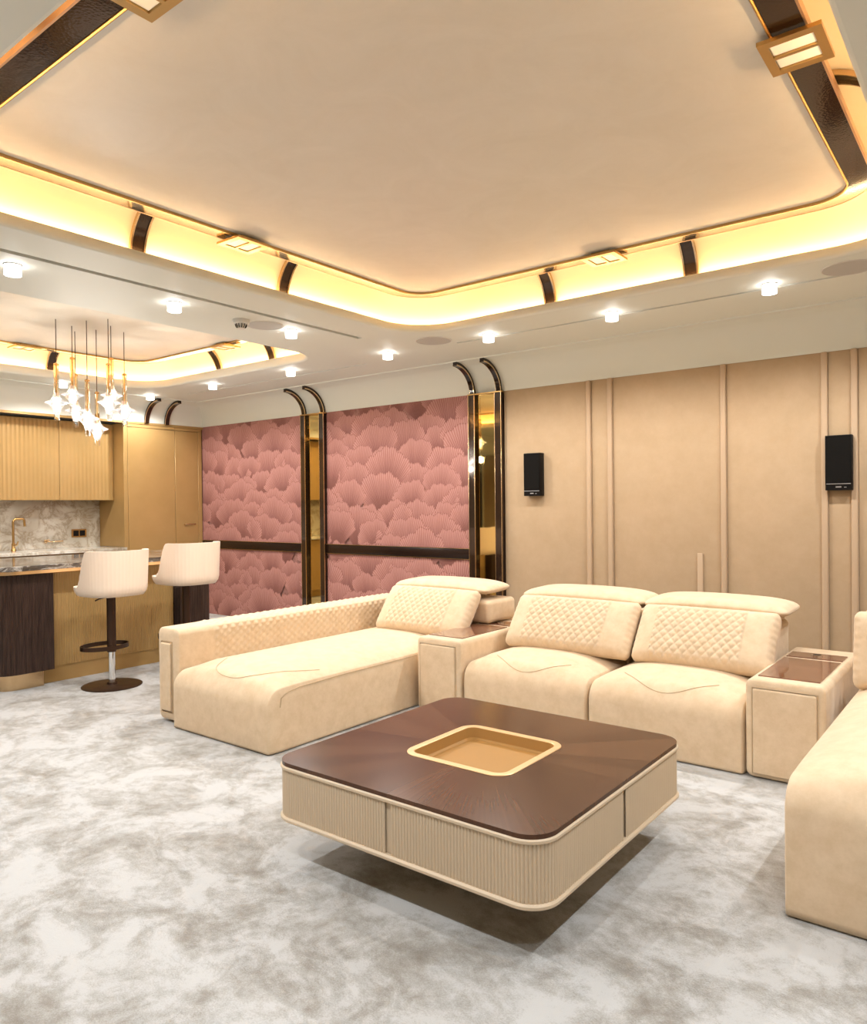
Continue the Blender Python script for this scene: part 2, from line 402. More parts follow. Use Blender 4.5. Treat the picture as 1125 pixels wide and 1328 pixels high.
for s in SLOTS:
    e = loop(bm, [(s[0], s[2]), (s[1], s[2]), (s[1], s[3]), (s[0], s[3])]); edges += e; holes += e
bmesh.ops.triangle_fill(bm, edges=edges, use_beauty=True, use_dissolve=False)
ex = bmesh.ops.extrude_edge_only(bm, edges=holes)
for v in [g for g in ex['geom'] if isinstance(g, bmesh.types.BMVert)]: v.co.z += .06
me = bpy.data.meshes.new('ceiling'); bm.to_mesh(me); bm.free()
ceil = link('ceiling', me, M['white']); tag(ceil, kind='structure')
for s in SLOTS: box('air_slot', s[0], s[1], s[2], s[3], ZC+.05, ZC+.06, M['slot'], ceil, 0)
# main structural slab above everything
box('slab', XW-.1, XR+.1, YN-.1, YB+.13, 3.16, 3.22, M['white'], ceil, 0)
def arcprof(cx, cz, r, a0, a1, n): return [(cx+r*math.cos(math.radians(a0+(a1-a0)*i/n)), cz+r*math.sin(math.radians(a0+(a1-a0)*i/n))) for i in range(n+1)]
ZP = 2.97
for ti, t in enumerate(TRAYS):
    path = rrect(*t[:4], .38, 16); LH = .060 if ti == 0 else .085
    sweep('cove_lip', path, [(.021, ZC), (.010, ZC+.003), (.003, ZC+.010), (0, ZC+.02), (0, ZC+LH-.006), (.004, ZC+LH), (.012, ZC+LH), (.012, ZC+.035)], M['white'], ceil)
    sweep('cove_ledge', path, [(.012, ZC+.036), (.075, ZC+.036)], M['white'], ceil)
    sweep('led_strip', path, [(.026, ZC+.0365), (.026, ZC+LH-.001), (.050, ZC+LH-.001), (.050, ZC+.0365)], M['led'], ceil)
    pr = arcprof(.075-.31, ZC+.036, .31, 0, 90, 14); pr.append((-.36, pr[-1][1]))
    sweep('cove', path, pr, M['covepaint'], ceil, 30)
    ztop = pr[-1][1]
    cap = [(p[0]-p[2]*.355, p[1]-p[3]*.355) for p in path]
    mesh_obj('cove_top', [(a, b, ztop-.001) for a, b in cap], [list(range(len(cap)))], M['covepaint'], ceil)
    ip = rrect(*t[4:], .20, 12)
    mesh_obj('raft_panel', [(p[0], p[1], ZP+.008) for p in ip]+[(p[0], p[1], ZP+.03) for p in ip], [list(range(len(ip)))], M['panelcov'], ceil)
    sweep('bead', ip, [(-.010, ZP+.009), (-.010, ZP-.004), (-.007, ZP-.008), (-.003, ZP-.008), (0, ZP-.004), (0, ZP+.009)], M['gold'], ceil)
    sweep('dark_band', ip, [(0, ZP), (.105, ZP), (.105, ZP+.03)], M['leather'], ceil)
    sweep('band_edge', ip, [(.103, ZP+.001), (.103, ZP-.0015), (.111, ZP-.0015), (.111, ZP+.03), (.0, ZP+.03)], M['rose'], ceil)
    sweep('raft_back', ip, [(.111, ZP+.03), (-.19, ZP+.03)], M['white'], ceil)
    # ribs: dark leather arcs with gold edges across the cove
    def rib(bx, by, nx, ny):
        tx, ty = -ny, nx
        def mk(name, w0, w1, proud, material, par, smooth=50):
            V = []; F = []; A = []
            for i in range(15):
                q = math.radians(i*90/14); r0, r1 = .309, .309-proud
                A.append(((.075-.31+r0*math.cos(q), ZC+.036+r0*math.sin(q)), (.075-.31+r1*math.cos(q), ZC+.036+r1*math.sin(q))))
            A.append(((-.34, ZC+.036+.309), (-.34, ZC+.036+.309-proud)))
            for (o0, z0), (o1, z1) in A:
                for (o, z, w_) in ((o0, z0, w0), (o1, z1, w0), (o1, z1, w1), (o0, z0, w1)):
                    V.append((bx+nx*o+tx*w_, by+ny*o+ty*w_, z))
            n = len(A)
            for i in range(n-1):
                for k in range(4): F.append((i*4+k, i*4+(k+1) % 4, i*4+4+(k+1) % 4, i*4+4+k))
            F.append((0, 1, 2, 3)); F.append((n*4-4, n*4-3, n*4-2, n*4-1))
            return mesh_obj(name, V, F, material, par, smooth)
        rb = mk('rib', -.036, .036, .012, M['leather'], ceil)
        mk('rib_edge', -.046, -.036, .020, M['goldlight'], rb); mk('rib_edge', .036, .046, .020, M['goldlight'], rb)
    x0, x1, y0, y1 = t[:4]; xm = (x0+x1)/2; ym = 2.815
    if ti == 0:
        for y in (ym-.525, ym+.525): rib(x0, y, -1, 0); rib(x1, y, 1, 0)
        for x in (xm-.5, xm+.5): rib(x, y1, 0, 1); rib(x, y0, 0, -1)
    else:
        for y in (2.62, 3.70): rib(x0, y, -1, 0); rib(x1, y, 1, 0)
        for x in (-6.60, -5.75): rib(x, y1, 0, 1); rib(x, y0, 0, -1)

# cornice: concave quarter round from the walls to the ceiling
def cornice(pts_fn, name='cornice'):
    V = []; F = []; n = 12
    prof = [(0, ZW)]+[(.31-.31*math.cos(math.radians(90*i/n)), ZW+.272*math.sin(math.radians(90*i/n))) for i in range(n+1)]+[(.312, ZC+.0)]
    for s in pts_fn:
        for o, z in prof: V.append(s(o, z))
    P = len(prof)
    for i in range(len(pts_fn)-1):
        for k in range(P-1): F.append((i*P+k, (i+1)*P+k, (i+1)*P+k+1, i*P+k+1))
    return mesh_obj(name, V, F, M['white'], ceil, 30)
cornice([lambda o, z: (XK+o, YN, z), lambda o, z: (XK+o, YB-o, z), lambda o, z: (XR, YB-o, z)])
box('bulkhead', XW, XK, YN, YB, ZW-.002, ZW+.10, M['white'], ceil, 0)
box('bulkhead', XW, XK-.001, YN, YB, ZW+.10, ZC, M['white'], ceil, 0)
# paired dark ribs over the cornice above the tall cabinets
def cornice_rib(parent, kind, a, w=.045):
    V = []; n = 12; A = []
    for i in range(n+1):
        q = math.radians(90*i/n); A.append((math.cos(q), math.sin(q)))
    def mk(name, w0, w1, p, material, par, g=0):
        V = []; F = []
        for c_, s_ in A:
            for (o, z, ww) in ((.31-(.31-g)*c_, ZW-.012+(.284-g)*s_, w0), (.31-(.31-p)*c_, ZW-.012+(.284-p)*s_, w0), (.31-(.31-p)*c_, ZW-.012+(.284-p)*s_, w1), (.31-(.31-g)*c_, ZW-.012+(.284-g)*s_, w1)):
                V.append((a+ww, YB-o, z) if kind == 'back' else (XK+o, a+ww, z))
        for i in range(n):
            for k in range(4): F.append((i*4+k, i*4+(k+1) % 4, i*4+4+(k+1) % 4, i*4+4+k))
        F.append((0, 1, 2, 3)); F.append((n*4, n*4+1, n*4+2, n*4+3))
        return mesh_obj(name, V, F, material, par, 50)
    r = mk('rib', -w/2, w/2, .035, M['leather'], parent)
    e1 = mk('rib_edge', -w/2-.004, -w/2, .037, M['goldlight'], r, .026); e2 = mk('rib_edge', w/2, w/2+.004, .037, M['goldlight'], r, .026)
    return r
cornice_rib(ceil, 'left', 5.165, .05); cornice_rib(ceil, 'left', 5.445, .05)

# ------------------------------------------------------------------ bronze mirrors between dark posts
def wall_mirror(x0, x1, label):
    t = thing('wall_mirror', ((x0+x1)/2, YB, 0), label, 'mirror', 'tall bronze mirrors on the back wall')
    o = ((x0+x1)/2, YB, 0); pw = .068
    box('mirror_glass', x0+pw, x1-pw, YB-.012, YB+.02, 0, ZW-.01, M['mirror'], t, .002, 1, o)
    for a in (x0, x1-pw):
        p = box('post', a, a+pw, YB-.05, YB+.02, 0, ZW-.01, M['bronze'], t, .003, 1, o)
        box('post_edge', a-.004, a+.001, YB-.053, YB-.046, 0, ZW-.01, M['goldlight'], p, 0, 1, o)
        box('post_edge', a+pw-.001, a+pw+.004, YB-.053, YB-.046, 0, ZW-.01, M['goldlight'], p, 0, 1, o)
        p2 = cornice_rib(t, 'back', a+pw/2); p2.location = (-o[0], -o[1], 0)
    box('cap_strip', x0-.008, x1+.008, YB-.052, YB, ZW-.012, ZW, M['gold'], t, .001, 1, o)
wall_mirror(-4.189, -3.816, 'tall bronze mirror strip between pink wallpaper and beige fabric wall')
wall_mirror(-6.591, -6.211, 'tall bronze mirror strip between two pink wallpaper panels, nearer the kitchen')

# ------------------------------------------------------------------ ceiling lamps
def plate_lamp(x, y, along, label, grp, zb=ZP-.018):
    """gold plate with two glass bars; bars run across the band"""
    t = thing('ceiling_lamp', (x, y, zb), label, 'ceiling lamp', grp, rz=0 if along == 'x' else PI/2)
    # local x across the band, y along it
    bm = bmesh.new(); hx, hy = .10, .115; bx0, bx1 = -.070, .070
    for (a, b, c_, d_) in ((-hx, bx0, -hy, hy), (bx1, hx, -hy, hy), (bx0, bx1, -hy, -.082), (bx0, bx1, .082, hy), (bx0, bx1, -.008, .008)):
        add_box(bm, a, b, c_, d_, -.012, .002)
    bm_obj('plate', bm, M['gold'], t)
    bm = bmesh.new(); add_box(bm, -.06, .06, -.06, .06, .002, .024); bm_obj('mount', bm, M['gold'], t)
    for s in (-1, 1):
        bm = bmesh.new(); add_box(bm, bx0+.001, bx1-.001, s*.045-.036, s*.045+.036, -.006, .008, .003, 1)
        bm_obj('glass_bar', bm, M['lampglass'], t, 40)
plate_lamp(-.585, 2.80, 'x', 'gold plate lamp with two glass bars on the right edge of the big ceiling tray', 'gold plate lamps on the big tray')
plate_lamp(-3.575, 2.80, 'x', 'gold plate lamp with two glass bars on the left edge of the big ceiling tray', 'gold plate lamps on the big tray')
plate_lamp(-2.04, 4.40, 'y', 'gold plate lamp with two glass bars on the back edge of the big ceiling tray', 'gold plate lamps on the big tray')
plate_lamp(-2.04, 1.24, 'y', 'gold plate lamp cut off by the top edge of the photo', 'gold plate lamps on the big tray')
plate_lamp(-7.465, 3.25, 'x', 'small far plate lamp on the tray edge left of the pendants', 'gold plate lamps on the kitchen tray')
plate_lamp(-6.0, 4.46, 'y', 'small far plate lamp on the tray edge right of the pendants', 'gold plate lamps on the kitchen tray')

def spot(x, y, z, power, size=math.radians(164), col=(1, .975, .95), blend=.55, name='spot_light', par=None):
    ld = bpy.data.lights.new(name, 'SPOT'); ld.energy = power; ld.color = col; ld.spot_size = size; ld.spot_blend = blend; ld.shadow_soft_size = .035
    o = bpy.data.objects.new(name, ld); COL.objects.link(o)
    if par: o.parent = par; o.location = (x-par.location.x, y-par.location.y, z-par.location.z)
    else: o.location = (x, y, z)
    return o
DL = [(-4.38, 1.85, 'crystal downlight at the far left edge, left of the long ceiling slot'),
      (-4.38, 2.86, 'crystal downlight beside the long ceiling slot above the pendants'),
      (-4.38, 3.87, 'crystal downlight beside the round ceiling speaker and smoke detector'),
      (-4.37, 4.98, 'crystal downlight in the ceiling corner in front of the pink wallpaper'),
      (-3.30, 4.98, 'crystal downlight nearest above the right-hand bronze mirror'),
      (-2.25, 4.98, 'crystal downlight above the black speaker on the left, second from right'),
      (-1.20, 4.98, 'rightmost crystal downlight above the beige fabric wall'),
      (-5.65, 4.98, 'crystal downlight right of the kitchen tray, above the left mirror arcs'),
      (-6.92, 4.98, 'crystal downlight above the pink wallpaper between mirror arcs and cabinets'),
      (-8.15, 4.98, 'farthest crystal downlight in the kitchen corner above the tall cabinets'),
      (-8.0, 3.87, 'crystal downlight seen behind the pendant cluster'),
      (-.15, 4.98, None), (.17, 1.85, None), (.17, 2.86, None), (.17, 3.87, None),
      (-4.38, .8, None), (-3.3, .65, None), (-2.25, .65, None), (-1.2, .65, None), (.17, .65, None), (-8.0, 2.3, None), (-6.6, .65, None)]
def faceted(n=16):
    bm = bmesh.new()
    for k, (zt, zb) in enumerate(((0, -.018), (-.018, -.036), (-.036, -.054))):
        a = []; b = []
        for i in range(2*n):
            r = .044 if (i+k) % 2 else .037; t = PI*i/n
            a.append(bm.verts.new((r*math.cos(t), r*math.sin(t), zt-.001))); b.append(bm.verts.new((r*math.cos(t), r*math.sin(t), zb)))
        for i in range(2*n): bm.faces.new((a[i], a[(i+1) % (2*n)], b[(i+1) % (2*n)], b[i]))
        bm.faces.new(a); bm.faces.new(b[::-1])
    me = bpy.data.meshes.new('crystal'); bmesh.ops.recalc_face_normals(bm, faces=bm.faces); bm.to_mesh(me); bm.free(); me.materials.append(M['crystal']); return me
cme = faceted(); rme = None
for x, y, lab in DL:
    t = thing('downlight', (x, y, ZC), lab or 'unseen crystal downlight %.1f m from back wall and %.1f from right' % (YB-y, XR-x), 'downlight', 'crystal downlights' if lab else 'crystal downlights outside the view')
    r_ = lathe('ring', [(.028, .002), (.046, .002), (.048, -.003), (.046, -.006), (.028, -.006)], M['chrome'], t, 24, cap=False) if rme is None else link('ring', rme, M['chrome'], t)
    rme = r_.data
    o = link('crystal', cme, M['crystal'], t); o.location = (0, 0, -.006)
    spot(x, y, ZC-.075, SPOT_W, par=t, col=(1, .975, .95) if lab else (.96, .98, 1))

# flush speakers, smoke detector
for x, y, r, lab in ((-3.77, 4.87, .15, 'round grey flush speaker in the corner of the big tray'), (-4.41, 3.64, .135, 'round grey flush speaker next to the smoke detector'), (-.75, 4.93, .15, 'round grey flush speaker at the right edge, above the slot')):
    t = thing('ceiling_speaker', (x, y, ZC), lab, 'ceiling speaker', 'round flush ceiling speakers')
    lathe('grille', [(r-.006, .004), (r-.006, -.003), (.001, -.005)], M['grille'], t, 48, cap=False)
    lathe('rim', [(r-.006, .002), (r-.006, -.005), (r-.002, -.006), (r, -.003), (r, .002)], M['plastic'], t, 48, cap=False)
t = thing('smoke_detector', (-4.42, 3.43, ZC), 'white smoke detector beside a round ceiling speaker', 'smoke detector')
lathe('base', [(.06, .002), (.062, -.01), (.058, -.028), (.035, -.034)], M['plastic'], t, 32)
bm = bmesh.new()
for i in range(12):
    a = 2*PI*i/12; c_, s_ = math.cos(a), math.sin(a)
    add_tube(bm, [(.042*c_, .042*s_, -.03), (.038*c_, .038*s_, -.048), (.026*c_, .026*s_, -.060)], .003, 6)
bm_obj('cage', bm, M['slot'], t, 50)
lathe('cap', [(.03, -.060), (.03, -.064), (.001, -.067)], M['plastic'], t, 24)
lathe('sensor_core', [(.024, -.032), (.024, -.060)], M['plastic'], t, 16)

# ------------------------------------------------------------------ pendants
PEND = [(-6.264, 2.976, 2.14, 'leftmost glass star pendant of the cluster'), (-6.399, 3.177, 2.24, 'upper glass star pendant just right of the leftmost one'),
        (-6.573, 3.29, 2.13, 'glass star pendant hanging below and behind the second from left'), (-6.123, 3.164, 2.015, 'glass star pendant, lower centre left, second lowest'),
        (-6.377, 3.381, 1.962, 'lowest glass star pendant of the cluster'), (-5.939, 3.252, 2.14, 'glass star pendant right of centre, lower of the two on the same line'),
        (-6.147, 3.39, 2.235, 'glass star pendant right of centre, highest star'), (-6.276, 3.583, 2.137, 'rightmost glass star pendant of the cluster')]
for x, y, zb, lab in PEND:
    t = thing('glass_pendant', (x, y, zb), lab, 'pendant lamp', 'glass star pendants')
    H_ = ZP+.008-zb
    tube('rod', [(0, 0, .47), (0, 0, H_)], .0035, M['brown'], t, 6)
    lathe('cap', [(.001, .476), (.007, .476), (.009, .470), (.018, .466), (.018, .455), (.004, .452), (.003, .30)], M['goldlight'], t, 16, cap=False)
    lathe('glass_tube', [(.020, .468), (.019, .30), (.022, .21), (.030, .185)], M['amberglass'], t, 20, cap=False)
    lathe('inner_tube', [(.005, .455), (.004, .30), (.006, .20)], M['goldlight'], t, 12, cap=False)
    bm = bmesh.new(); prof = [(.022, .225), (.030, .195), (.050, .165), (.088, .148), (.092, .143), (.060, .130), (.036, .098), (.026, .065), (.022, .05)]
    add_lathe(bm, prof, 24)
    bm_obj('star_shade', bm, M['glowglass'], t, 60)
    lathe('lamp_core', [(.001, .185), (.014, .17), (.024, .145), (.024, .11), (.012, .08), (.001, .07)], M['core'], t, 12, cap=False)
    lathe('glass_foot', [(.022, .05), (.020, .0), (.017, 0), (.018, .05)], M['glass'], t, 20, cap=False)
    ld = bpy.data.lights.new('pendant_bulb', 'POINT'); ld.energy = 6.5; ld.color = (1, .94, .85); ld.shadow_soft_size = .04
    o = bpy.data.objects.new('pendant_bulb', ld); COL.objects.link(o); o.parent = t; o.location = (0, 0, -.10)

# ------------------------------------------------------------------ kitchen wall
box('gold_fascia', XK-.02, XK+.008, .5, YB-.001, ZW-.030, ZW-.002, M['lacquer'], ceil, .002)
def fluted_panel(name, xf, y0, y1, z0, z1, pitch, depth, material, parent, off=(0, 0, 0), thick=.02):
    """panel facing +X with half-round vertical flutes"""
    n = max(1, round((y1-y0)/pitch)); V = []; F = []; cols = []
    for i in range(n):
        a = y0+(y1-y0)*i/n; b = y0+(y1-y0)*(i+1)/n
        for k in range(5):
            u = k/5; cols.append((a+(b-a)*u, depth*math.sin(PI*u)))
    cols.append((y1, 0)); cols = [(y0, -thick)]+cols+[(y1, -thick)]
    for y, d in cols:
        for z in (z0, z1): V.append((xf-depth+d-off[0], y-off[1], z-off[2]))
    K = len(cols)
    for i in range(K-1): F.append((2*i, 2*i+2, 2*i+3, 2*i+1))
    F.append([2*i for i in range(K)]); F.append([2*i+1 for i in range(K)]); F.append((0, 1, 2*K-1, 2*K-2))
    return mesh_obj(name, V, F, material, parent, 50)
y1 = 4.865
UPPER = []
for i in range(5):
    a, b = y1-.665*(i+1)+.0, y1-.665*i
    lab = ('ochre fluted wall cabinet next to the tall cabinets', 'ochre fluted wall cabinet at the left edge of the view above the tap')[i] if i < 2 else 'ochre fluted wall cabinet outside the photo, %s from the tall cabinets' % ('third', 'fourth', 'fifth')[i-2]
    t = thing('wall_cabinet', (XW, (a+b)/2, 1.51), lab, 'wall cabinet', 'fluted wall cabinets' if i < 2 else 'wall cabinets outside the view')
    o = (XW, (a+b)/2, 1.51)
    box('body', XW+.002, XW+.345, a+.001, b-.001, 1.512, 2.445, M['lacquer'], t, .001, 1, o)
    fluted_panel('door', XW+.372, a+.0025, b-.0025, 1.51, 2.44, .0475, .0035, M['lacquer'], t, o, .018)
# tall cabinets
t = thing('tall_cabinet', (XK-.3, 5.23, 0), 'plain ochre tall cabinet with one wide door beside the marble', 'tall cabinet')
o = (XK-.3, 5.23, 0); YT = 4.887
box('body', XW+.002, XK-.022, YT, 5.571, 0, ZW-.03, M['lacquer'], t, .001, 1, o)
box('side_panel', XW+.002, XK, YT-.022, YT, .934, ZW-.03, M['lacquer'], t, .001, 1, o)
box('stile', XK-.02, XK, YT, YT+.03, 0, ZW-.07, M['lacquer'], t, .002, 1, o)
box('door', XK-.02, XK-.001, YT+.034, 5.569, .1, ZW-.075, M['lacquer'], t, .002, 1, o)
box('top_rail', XK-.02, XK, YT, 5.571, ZW-.07, ZW-.03, M['lacquer'], t, .002, 1, o)
t = thing('tall_cabinet', (XK-.3, 5.78, 0), 'narrow ochre tall cabinet with a small bar handle against the pink wall', 'tall cabinet')
o = (XK-.3, 5.78, 0)
box('body', XW+.002, XK-.022, 5.573, YB-.026, 0, ZW-.03, M['lacquer'], t, .001, 1, o)
d = box('door', XK-.02, XK-.001, 5.575, 5.915, .1, ZW-.075, M['lacquer'], t, .002, 1, o)
box('filler', XK-.02, XK, 5.918, YB-.026, 0, ZW-.07, M['lacquer'], t, .002, 1, o)
box('top_rail', XK-.02, XK, 5.573, YB-.026, ZW-.07, ZW-.03, M['lacquer'], t, .002, 1, o)
bm = bmesh.new(); hx = XK+.028-o[0]
add_tube(bm, [(XK-.003-o[0], 5.70-o[1], 1.19), (hx, 5.70-o[1], 1.19), (hx, 5.85-o[1], 1.19), (XK-.003-o[0], 5.85-o[1], 1.19)], .008, 8)
bm_obj('handle', bm, M['goldlight'], d, 50)
# splashback, worktop, base cabinets
t = box('splashback', XW+.001, XW+.02, .8, YT-.023, .932, 1.509, M['marble'], bev=.001); tag(t, 'veined white marble splashback behind the tap', 'splashback')
t = box('worktop', XW+.001, XK+.03, .8, YT-.003, .895, .932, M['marble'], bev=.004); tag(t, 'white marble worktop along the kitchen wall', 'worktop')
for i in range(5):
    a, b = YT-.004-.8*(i+1), YT-.004-.8*i
    t = thing('base_cabinet', (XW+.3, (a+b)/2, 0), 'ochre base cabinet hidden behind the island, %s under the worktop from the tall cabinets' % ('first', 'second', 'third', 'fourth', 'fifth')[i], 'base cabinet', 'base cabinets behind the island')
    o = (XW+.3, (a+b)/2, 0)
    box('body', XW+.002, XK-.02, a+.001, b-.001, .1, .893, M['lacquer'], t, .001, 1, o)
    box('plinth', XW+.002, XK-.06, a+.001, b-.001, 0, .1, M['gold'], t, 0, 1, o)
    fluted_panel('door', XK, a+.003, b-.003, .11, .88, .0475, .0035, M['lacquer'], t, o, .018)
# tap
t = thing('tap', (-8.93, 3.735, .932), 'brass swan-neck tap in front of the marble', 'tap')
lathe('base', [(.028, 0), (.028, .02), (.02, .03), (.02, .09)], M['gold'], t, 20)
pts = [(0, 0, .02), (0, 0, .33)]+[(0, .035-.035*math.cos(math.radians(q)), .33+.035*math.sin(math.radians(q))) for q in range(15, 91, 15)]+[(0, .10, .365)]+[(0, .10+.02*math.sin(math.radians(q)), .345+.02*math.cos(math.radians(q))) for q in range(20, 81, 20)]+[(0, .125, .28)]
tube('spout', pts, .013, M['gold'], t, 10)
bm = bmesh.new(); add_tube(bm, [(.02, 0, .06), (.05, .02, .075), (.05, .03, .115)], [.014, .012, .008], 8); bm_obj('lever', bm, M['goldlight'], t, 50)
t = thing('wall_tap', (XW+.02, 4.19, 1.02), 'small brass wall-mounted tap on the marble', 'tap')
lathe('rose', [(.022, 0), (.022, .012), (.012, .016)], M['goldlight'], t, 16).rotation_euler = (0, PI/2, 0)
tube('spout', [(.01, 0, 0), (.05, 0, 0), (.06, .05, -.005), (.06, .18, .0)], .008, M['goldlight'], t, 8)
tube('cross_lever', [(.03, -.03, .012), (.035, .0, .018), (.035, .03, .02)], .007, M['goldlight'], t, 8)
t = thing('power_socket', (XW+.021, 4.593, 1.105), 'double brown power socket with a bronze frame on the marble', 'socket')
box('frame', 0, .008, -.093, .093, -.05, .05, M['gold'], t, .002)
for s in (-1, 1): box('outlet', .007, .012, s*.04-.033, s*.04+.033, -.034, .034, M['black'], t, .002)

# ------------------------------------------------------------------ island
isl = thing('kitchen_island', (-6.55, 3.44, 0), 'kitchen island with dark fluted ends and a stone bar top', 'kitchen island')
IO = (-6.55, 3.44, 0)
XI = -6.05
def fluted_ring(name, path, z0, z1, pitch, depth, material, parent, off=(0, 0, 0), closed=True):
    """vertical flutes following a path of (x,y,nx,ny); resampled by length"""
    pts = [(p[0], p[1], p[2], p[3]) for p in path]
    if closed: pts = pts+[pts[0]]
    Ls = [0]
    for a, b in zip(pts, pts[1:]): Ls.append(Ls[-1]+math.hypot(b[0]-a[0], b[1]-a[1]))
    n = round(Ls[-1]/pitch); cols = []
    seg = 0
    K = n*4
    for i in range(K if closed else K+1):
        s = Ls[-1]*i/K
        while seg < len(Ls)-2 and s > Ls[seg+1]: seg += 1
        u = (s-Ls[seg])/max(1e-9, Ls[seg+1]-Ls[seg]); a, b = pts[seg], pts[seg+1]
        nx = a[2]+(b[2]-a[2])*u; ny = a[3]+(b[3]-a[3])*u; ln = math.hypot(nx, ny)
        d = depth*abs(math.sin(PI*i/4))-depth
        cols.append((a[0]+(b[0]-a[0])*u+nx/ln*d-off[0], a[1]+(b[1]-a[1])*u+ny/ln*d-off[1]))
    V = []; F = []
    for x, y in cols: V += [(x, y, z0-off[2]), (x, y, z1-off[2])]
    C_ = len(cols)
    for i in range(C_ if closed else C_-1):
        j = (i+1) % C_; F.append((2*i, 2*j, 2*j+1, 2*i+1))
    if closed: F.append([2*i for i in range(C_)]); F.append([2*i+1 for i in range(C_)])
    return mesh_obj(name, V, F, material, parent, 50)
def pillar(y0, y1, rads):
    """rounded outer corners only on the ends"""
    x0 = -7.05
    def corner(cx, cy_, r, a0): return [(cx+r*math.cos(math.radians(a0+90*i/10)), cy_+r*math.sin(math.radians(a0+90*i/10)), math.cos(math.radians(a0+90*i/10)), math.sin(math.radians(a0+90*i/10))) for i in range(11)]
    rA, rB = rads
    path = corner(XI-rA, y0+rA, rA, -90)+corner(XI-rB, y1-rB, rB, 0)+corner(x0+rB, y1-rB, rB, 90)+corner(x0+rA, y0+rA, rA, 180)
    return path
for (y0, y1, rd, tb) in ((2.40, 2.832, (.16, .01), 0), (3.975, 4.36, (.01, .16), 1)):
    p = pillar(y0, y1, rd)
    fluted_ring('fluted_pillar', p, .128, .897, .0125, .0045, M['wenge'], isl, IO)
    tp = [(q[0]-q[2]*.055-IO[0], q[1]-q[3]*.055-IO[1], q[2], q[3]) for q in pillar(y0, y1, (max(rd[0], .06) if tb else .18, .18 if tb else .075))]
    sweep('toe_kick', tp, [(0, 0), (0, .128)], M['goldlight'], isl, 35, True)
fluted_panel('fluted_front', -6.15, 2.84, 3.967, .13, .897, .02, .004, M['lacquer'], isl, IO)
box('plinth', -6.95, -6.165, 2.70, 4.06, 0, .128, M['lacquer'], isl, .001, 1, IO)
box('core', -7.0, -6.18, 2.84, 3.967, .13, .895, M['lacquer'], isl, 0, 1, IO)
tp = [(q[0]-IO[0], q[1]-IO[1], q[2], q[3]) for q in rrect(-7.10, -5.97, 2.33, 4.43, .22, 12)]
sweep('top_band', tp, [(-.05, .897), (-.02, .899), (-.012, .905), (-.012, .93)], M['goldlight'], isl, 35, True)
sweep('stone_top', tp, [(-.012, .930), (-.002, .931), (0, .935), (0, .966), (-.004, .970)], M['stone'], isl, 35, True)

# ------------------------------------------------------------------ bar stools
def bar_stool(x, y, zs, label, rz=PI):
    t = thing('bar_stool', (x, y, 0), label, 'bar stool', 'cream bar stools at the island', rz)
    lathe('base', [(.001, 0), (.225, 0), (.226, .006), (.22, .010), (.04, .016), (.036, .03), (.001, .03)], M['brown'], t, 48)
    lathe('chrome_shaft', [(.026, .02), (.026, .34)], M['chrome'], t, 24)
    lathe('sleeve', [(.001, .27), (.034, .27), (.034, zs-.02), (.001, zs-.02)], M['brown'], t, 24)
    # footrest: flat oval hoop in front
    V = []; F = []; n = 40
    for i in range(n):
        a = 2*PI*i/n
        px = .105+.145*math.cos(a)*1.0; py = .19*math.sin(a)
        nx, ny = math.cos(a), math.sin(a)
        for (o, z) in ((0, .285), (0, .318), (-.008, .318), (-.008, .285)): V.append((px+nx*o, py+ny*o, z))
    for i in range(n):
        j = (i+1) % n
        for k in range(4): F.append((i*4+k, j*4+k, j*4+(k+1) % 4, i*4+(k+1) % 4))
    mesh_obj('footrest', V, F, M['brown'], t, 40)
    lathe('mount_plate', [(.09, zs-.03), (.09, zs-.016)], M['brown'], t, 24)
    tube('lever', [(-.03, .05, zs-.026), (-.08, .14, zs-.028), (-.10, .18, zs-.036)], .006, M['brown'], t, 8)
    # seat cushion
    def fs(x, y, z):
        k = 1-.10*max(0, -x/.22)
        if z > 0: z += .012*(1-(x/.25)**2)*(1-(y/.25)**2)
        return (x, y*k, z)
    rbox('seat', .0, 0, zs+.050, .41, .39, .09, (.09, .09, .035), (8, 8, 3), fs, M['stoolleather'], t)
    # wrap-around shell: pitch-pleated bucket
    V = []; F = []; na = 180; nz = 12; rows = []
    def shell(u, v, inner):
        # u -1..1 around from front centre by the left, back and right; v 0..1 up
        ang = u*PI; A = abs(u)
        k = min(1, max(0, (A-.40)/.22)); k = k*k*(3-2*k)
        hgt = .070+.285*k
        zz = v*hgt
        flare = .014*max(0, zz-.05)/.30
        a_, b_ = .262+flare, .238+flare*.8
        e = 2.9
        ca, sa = math.cos(ang), math.sin(ang)
        rr = (abs(ca/a_)**e+abs(sa/b_)**e)**(-1/e)
        pl = .0028*abs(math.sin(u*PI*30)) if (not inner and A > .22) else 0
        th = (.034-.012*v) if inner else 0
        rr = rr+pl-th
        tap = 1-.10*max(0, 1-zz/.06)**2
        return (rr*ca*tap, rr*sa*tap, zs+zz-.012)
    for s in (0, 1):
        g = []
        for i in range(na+1):
            u = -1+2*i/na; g.append([])
            for k in range(nz+1): g[-1].append(len(V)); V.append(shell(u, k/nz, s))
        rows.append(g)
    for g in rows:
        for i in range(na):
            for k in range(nz): F.append((g[i][k], g[i+1][k], g[i+1][k+1], g[i][k+1]))
    a, b = rows
    for i in range(na):
        F.append((a[i][nz], a[i+1][nz], b[i+1][nz], b[i][nz])); F.append((a[i][0], b[i][0], b[i+1][0], a[i+1][0]))
    mesh_obj('backrest', V, F, M['stoolleather'], t, 60)
    lathe('seat_pan', [(.001, zs-.014), (.20, zs-.012), (.205, zs-.002), (.001, zs-.001)], M['stoolleather'], t, 32)
    return t
bar_stool(-5.655, 3.09, .735, 'cream pleated bar stool on a brown disc base, nearer one')
